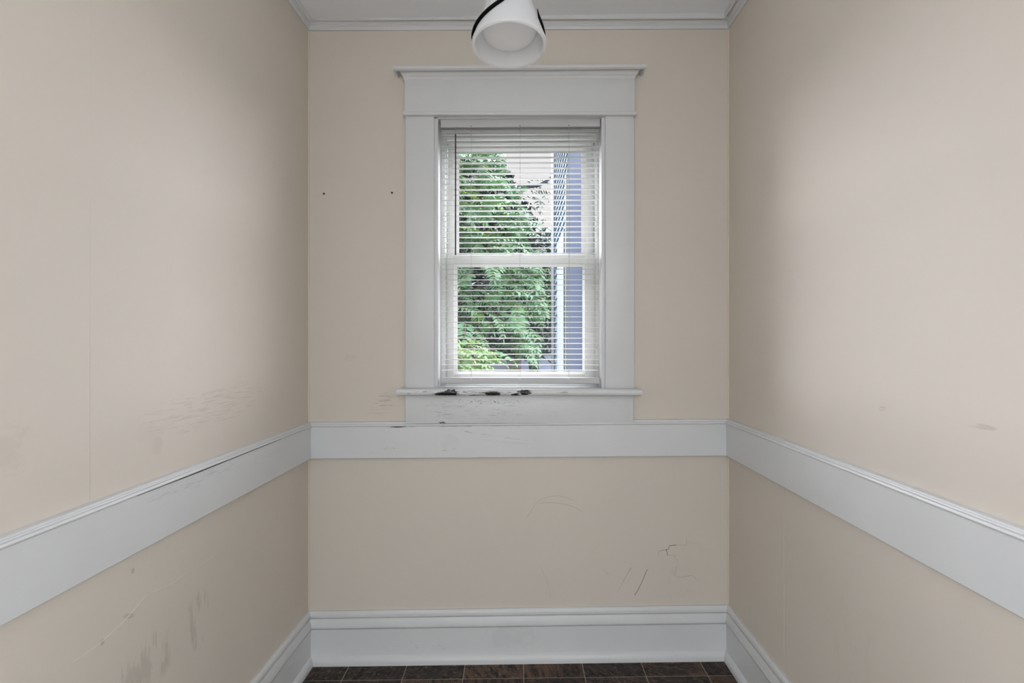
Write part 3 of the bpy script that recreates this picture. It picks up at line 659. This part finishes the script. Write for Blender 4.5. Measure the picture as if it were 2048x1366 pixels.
while cnt < 270 and tries < 4000:
    tries += 1
    v = R.uniform(265, 702); e = sky_edge(v)
    u = R.uniform(885, e + 5)
    Y = 5.0 + 2.2 * R.random()
    if u > e - 45: Y = 5.8 + R.random()
    if v > 665 and u < 975: continue
    p = W(u, v, Y)
    az = R.choice([R.uniform(-2.2, -.9), R.uniform(-3.6, .3), R.uniform(-.9, -.1)])   # mostly reaching towards the light and the house
    me = R.choice(FY) if R.random() < (.22 if v < 480 else .06) else R.choice(FG)
    L = .62 * .5
    du = math.cos(az) * .62 * F / Y
    if u + du > e + 8: p.x -= (u + du - e - 8) / F * Y
    put_frond(me, p, az, R.uniform(-.35, .5), R.uniform(.75, 1.1), tree, R.uniform(-.5, .5)); cnt += 1
# inner mass of small leaves filling the crown and its left side
def leafcloud(name, mt, n, fn, L, wd, parent, label=None):
    bm = bmesh.new()
    for i in range(n):
        p = fn()
        if p is None: continue
        d = Vector((R.gauss(0, 1), R.gauss(0, 1), R.gauss(-.3, .7))); nn = Vector((R.gauss(0, .6), R.gauss(-.4, .6), 1))
        s = R.uniform(.7, 1.25); d.normalize(); sd = d.cross(nn).normalized()
        a_ = p; b_ = p + d * (L * s)
        m1 = p + d * (L * s * .45) + sd * (wd * s / 2); m2 = p + d * (L * s * .45) - sd * (wd * s / 2)
        vs_ = [bm.verts.new(q) for q in (a_, m1, b_, m2)]
        bm.faces.new(vs_)
    return obj(name, bm, mt, parent, kind='stuff', label=label, recalc=False)
def fill():
    v = R.uniform(230, 705); u = R.uniform(700, sky_edge(v) - 14); return W(u, v, R.uniform(6.6, 7.8))
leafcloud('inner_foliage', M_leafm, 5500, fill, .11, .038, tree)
def fill2():
    v = R.uniform(300, 712); u = R.uniform(700, sky_edge(v) - 8); return W(u, v, R.uniform(7.8, 8.8))
leafcloud('inner_foliage', M_leafd, 15000, fill2, .15, .06, tree)  # dark leaf colour stands in for shade deep in the crown

# dark fine-leaved tree further back
bt = empty('far_tree', (.6, 15.0, GZ), 'dark fine-leaved tree behind the feathery one, beside the blue house', 'tree')
bm = bmesh.new(); tube(bm, [(.6, 15, GZ - .1), (.5, 15, 1.5), (.3, 15, 3.4), (.2, 15, 5)], [.2, .17, .12, .05], 8); obj('trunk', bm, M_bark, bt, smooth='all')
def fill3():
    v = R.uniform(425, 714); e = 1050 + (v - 425) * .95 if v < 500 else 1125
    u = R.uniform(860, min(e + R.gauss(0, 12), 1128))
    if v > 700 and u > 1062: return None
    return W(u, v, R.uniform(13.3, 16.4))
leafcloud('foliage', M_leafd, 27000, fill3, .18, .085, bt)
def fill4():
    v = R.uniform(545, 625); u = R.gauss(1082, 16); return W(min(u, 1110), v + R.gauss(0, 10), R.uniform(12.6, 13.6))
leafcloud('foliage', M_leafy, 420, fill4, .10, .05, bt, 'paler yellow-green leaves')
# bare limb against the sky with a few leaves
def WB(u, v): return W(u, v, 13.5)
bm = bmesh.new(); tube(bm, [(.3, 15, 3.6), WB(985, 384), WB(1030, 375), WB(1058, 373), WB(1078, 371), WB(1090, 364), WB(1100, 357), WB(1112, 346)], [.09, .07, .055, .055, .05, .045, .04, .02], 8); obj('branch', bm, M_bark, bt, smooth='all')
bm = bmesh.new(); tube(bm, [WB(1090, 364), WB(1098, 368), WB(1112, 370)], [.03, .02, .012], 6); obj('branch', bm, M_bark, bt, smooth='all')
BIG = frond_mesh(M_leafd, 6, 1.0, .24, .07, .5)
for (u, v, az, pt) in ((1052, 378, -.3, .1), (1060, 384, -.6, .35), (1068, 392, -1.2, .7), (1045, 392, -.5, .3), (1050, 366, -.2, -.3), (1070, 380, -.3, .55), (1040, 408, -.4, .3), (1050, 430, -.2, .2)):
    put_frond(BIG, WB(u, v), az, pt, R.uniform(.6, .9), bt, R.uniform(-.3, .3))

# light green bush low at the left
bush = empty('light_green_bush', (-.45, 4.1, GZ), 'light yellow-green broad-leaved bush low at the left of the window', 'bush')
FB = [frond_mesh(M_leafb, 5, .24, .062, .030, .5), frond_mesh(M_leafb, 6, .28, .058, .027, .7)]
for i in range(7):
    a0 = Vector((-.45 + R.uniform(-.05, .05), 4.1 + R.uniform(-.05, .05), GZ - .05)); tip = W(880 + 14 * i, 690 + R.uniform(0, 35), 4.0 + R.uniform(-.1, .2))
    bm = bmesh.new(); tube(bm, [a0, a0.lerp(tip, .5) + Vector((-.05, 0, .1)), tip], [.008, .006, .003], 5); obj('stem', bm, M_stem, bush, smooth='all')
for i in range(95):
    u = R.uniform(845, 978); v = R.uniform(683 + max(0, (u - 930)) * .5, 742)
    put_frond(R.choice(FB), W(u - 8, v, R.uniform(3.9, 4.35)), R.uniform(-1.7, .5), R.uniform(-.4, .5), R.uniform(.75, 1.1), bush, R.uniform(-.6, .3))

# blue neighbouring house: long side wall running away from us
HX = .90; YN = 8.25; YFR = 12.0
house = empty('blue_house', (HX, YN, GZ), 'pale blue lap-sided neighbouring house seen edge-on at the right of the window', 'house')
bm = bmesh.new(); box(bm, (HX + .03, YN + .02, GZ - .1), (HX + 4, YFR, 7.2)); obj('side_wall', bm, M_sid, house)
pitch = .19; z = GZ
cp = [(0, 0), (.034, 0), (.036, .004), (.008, pitch + .012), (0, pitch + .012)]
while z < 6.9:
    bm = bmesh.new(); sweep(bm, cp, (HX + .032, YN + .12, z), (0, 1, 0), (-1, 0, 0), YFR - YN - .24); obj('siding_course', bm, M_sid, house); z += pitch
bm = bmesh.new(); box(bm, (HX - .03, 11.15, GZ - .1), (HX + .06, YFR + .02, 7.2), .004); obj('corner_board', bm, M_board, house)
bm = bmesh.new(); box(bm, (HX - .035, YN - .01, GZ - .1), (HX + .0115, YN + .13, W(1130, 352, YN).z), .004); obj('corner_board', bm, M_board, house)
bm = bmesh.new(); box(bm, (HX - .04, 8.62, GZ + .2), (HX + .03, 10.03, W(1120, 480, 9.6).z), .006); obj('flat_panel', bm, M_board, house, label='flat pale panel in the siding')
bm = bmesh.new(); box(bm, (HX + .012, YN - .012, GZ - .1), (HX + 3, YN + .02, 7.2)); obj('front_wall', bm, M_sidl, house, label='smooth lavender-blue end wall')
for zz in range(26):
    pass
bm = bmesh.new(); box(bm, (HX + .27, YN - .08, W(1160, 350, YN).z - 7), (HX + .31, YN - .013, W(1160, 352, YN).z), .01); obj('downpipe', bm, M_sidl, house)
bm = bmesh.new(); prism(bm, [(HX + .9, YN - .6, 7.5), (HX + .9, YN - .6, 6.9), (HX - .3, YN - .6, 6.9), (HX - .3, YN - .6, 7.0)], (0, 5, 0)); obj('eave', bm, M_sid, house)

# low garage and white house far behind
YG = 17.0
gar = empty('garage', (0, YG, GZ), 'low pale blue garage far behind the bush, dark red roof edge', 'building')
zt1 = W(1040, 710, YG).z
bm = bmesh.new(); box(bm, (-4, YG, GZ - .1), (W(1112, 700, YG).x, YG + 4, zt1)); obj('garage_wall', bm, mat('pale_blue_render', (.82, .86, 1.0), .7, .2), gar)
bm = bmesh.new(); box(bm, (-4.1, YG + .06, zt1), (W(1112, 700, YG).x + .1, YG + 4.1, zt1 + .02)); box(bm, (-4.1, YG - .03, zt1 - .005), (W(1112, 700, YG).x + .1, YG + .06, zt1 + .13)); obj('flat_roof', bm, mat('roof_felt', (.08, .085, .11), .9, .05), gar)
bm = bmesh.new(); box(bm, (W(1018, 720, YG - .1).x, YG - .12, GZ - .1), (W(1042, 720, YG - .1).x, YG + .05, zt1 - .02)); obj('brick_pier', bm, M_brick, gar, label='faded red brick pier')
bm = bmesh.new(); tube(bm, [W(960, 709, YG - .1), W(1083, 709, YG - .1), W(1106, 728, YG - .1)], .035, 6); obj('roof_edge', bm, M_rust, gar, smooth=True, label='dark red roof edge')
wh = empty('white_house', (1.3, 22, GZ), 'white sided house corner just above the garage roof', 'house')
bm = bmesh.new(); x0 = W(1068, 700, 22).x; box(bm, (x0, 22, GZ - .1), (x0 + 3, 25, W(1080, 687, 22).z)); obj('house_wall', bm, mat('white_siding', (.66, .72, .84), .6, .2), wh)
zz = GZ
while zz < W(1080, 690, 22).z:
    bm = bmesh.new(); sweep(bm, [(0, 0), (.05, 0), (.01, .2), (0, .2)], (x0, 22, zz), (1, 0, 0), (0, -1, 0), 3); obj('siding_course', bm, M_board, wh); zz += .2
bm = bmesh.new(); box(bm, (W(1095, 700, 21.8).x, 21.8, GZ - .1), (W(1102, 700, 21.8).x, 21.94, W(1080, 687, 21.8).z), .01); obj('corner_post', bm, M_board, wh)

try:
    sc.cycles.use_denoising = True
    sc.cycles.max_bounces = 10; sc.cycles.diffuse_bounces = 6; sc.cycles.transparent_max_bounces = 16
except Exception: pass
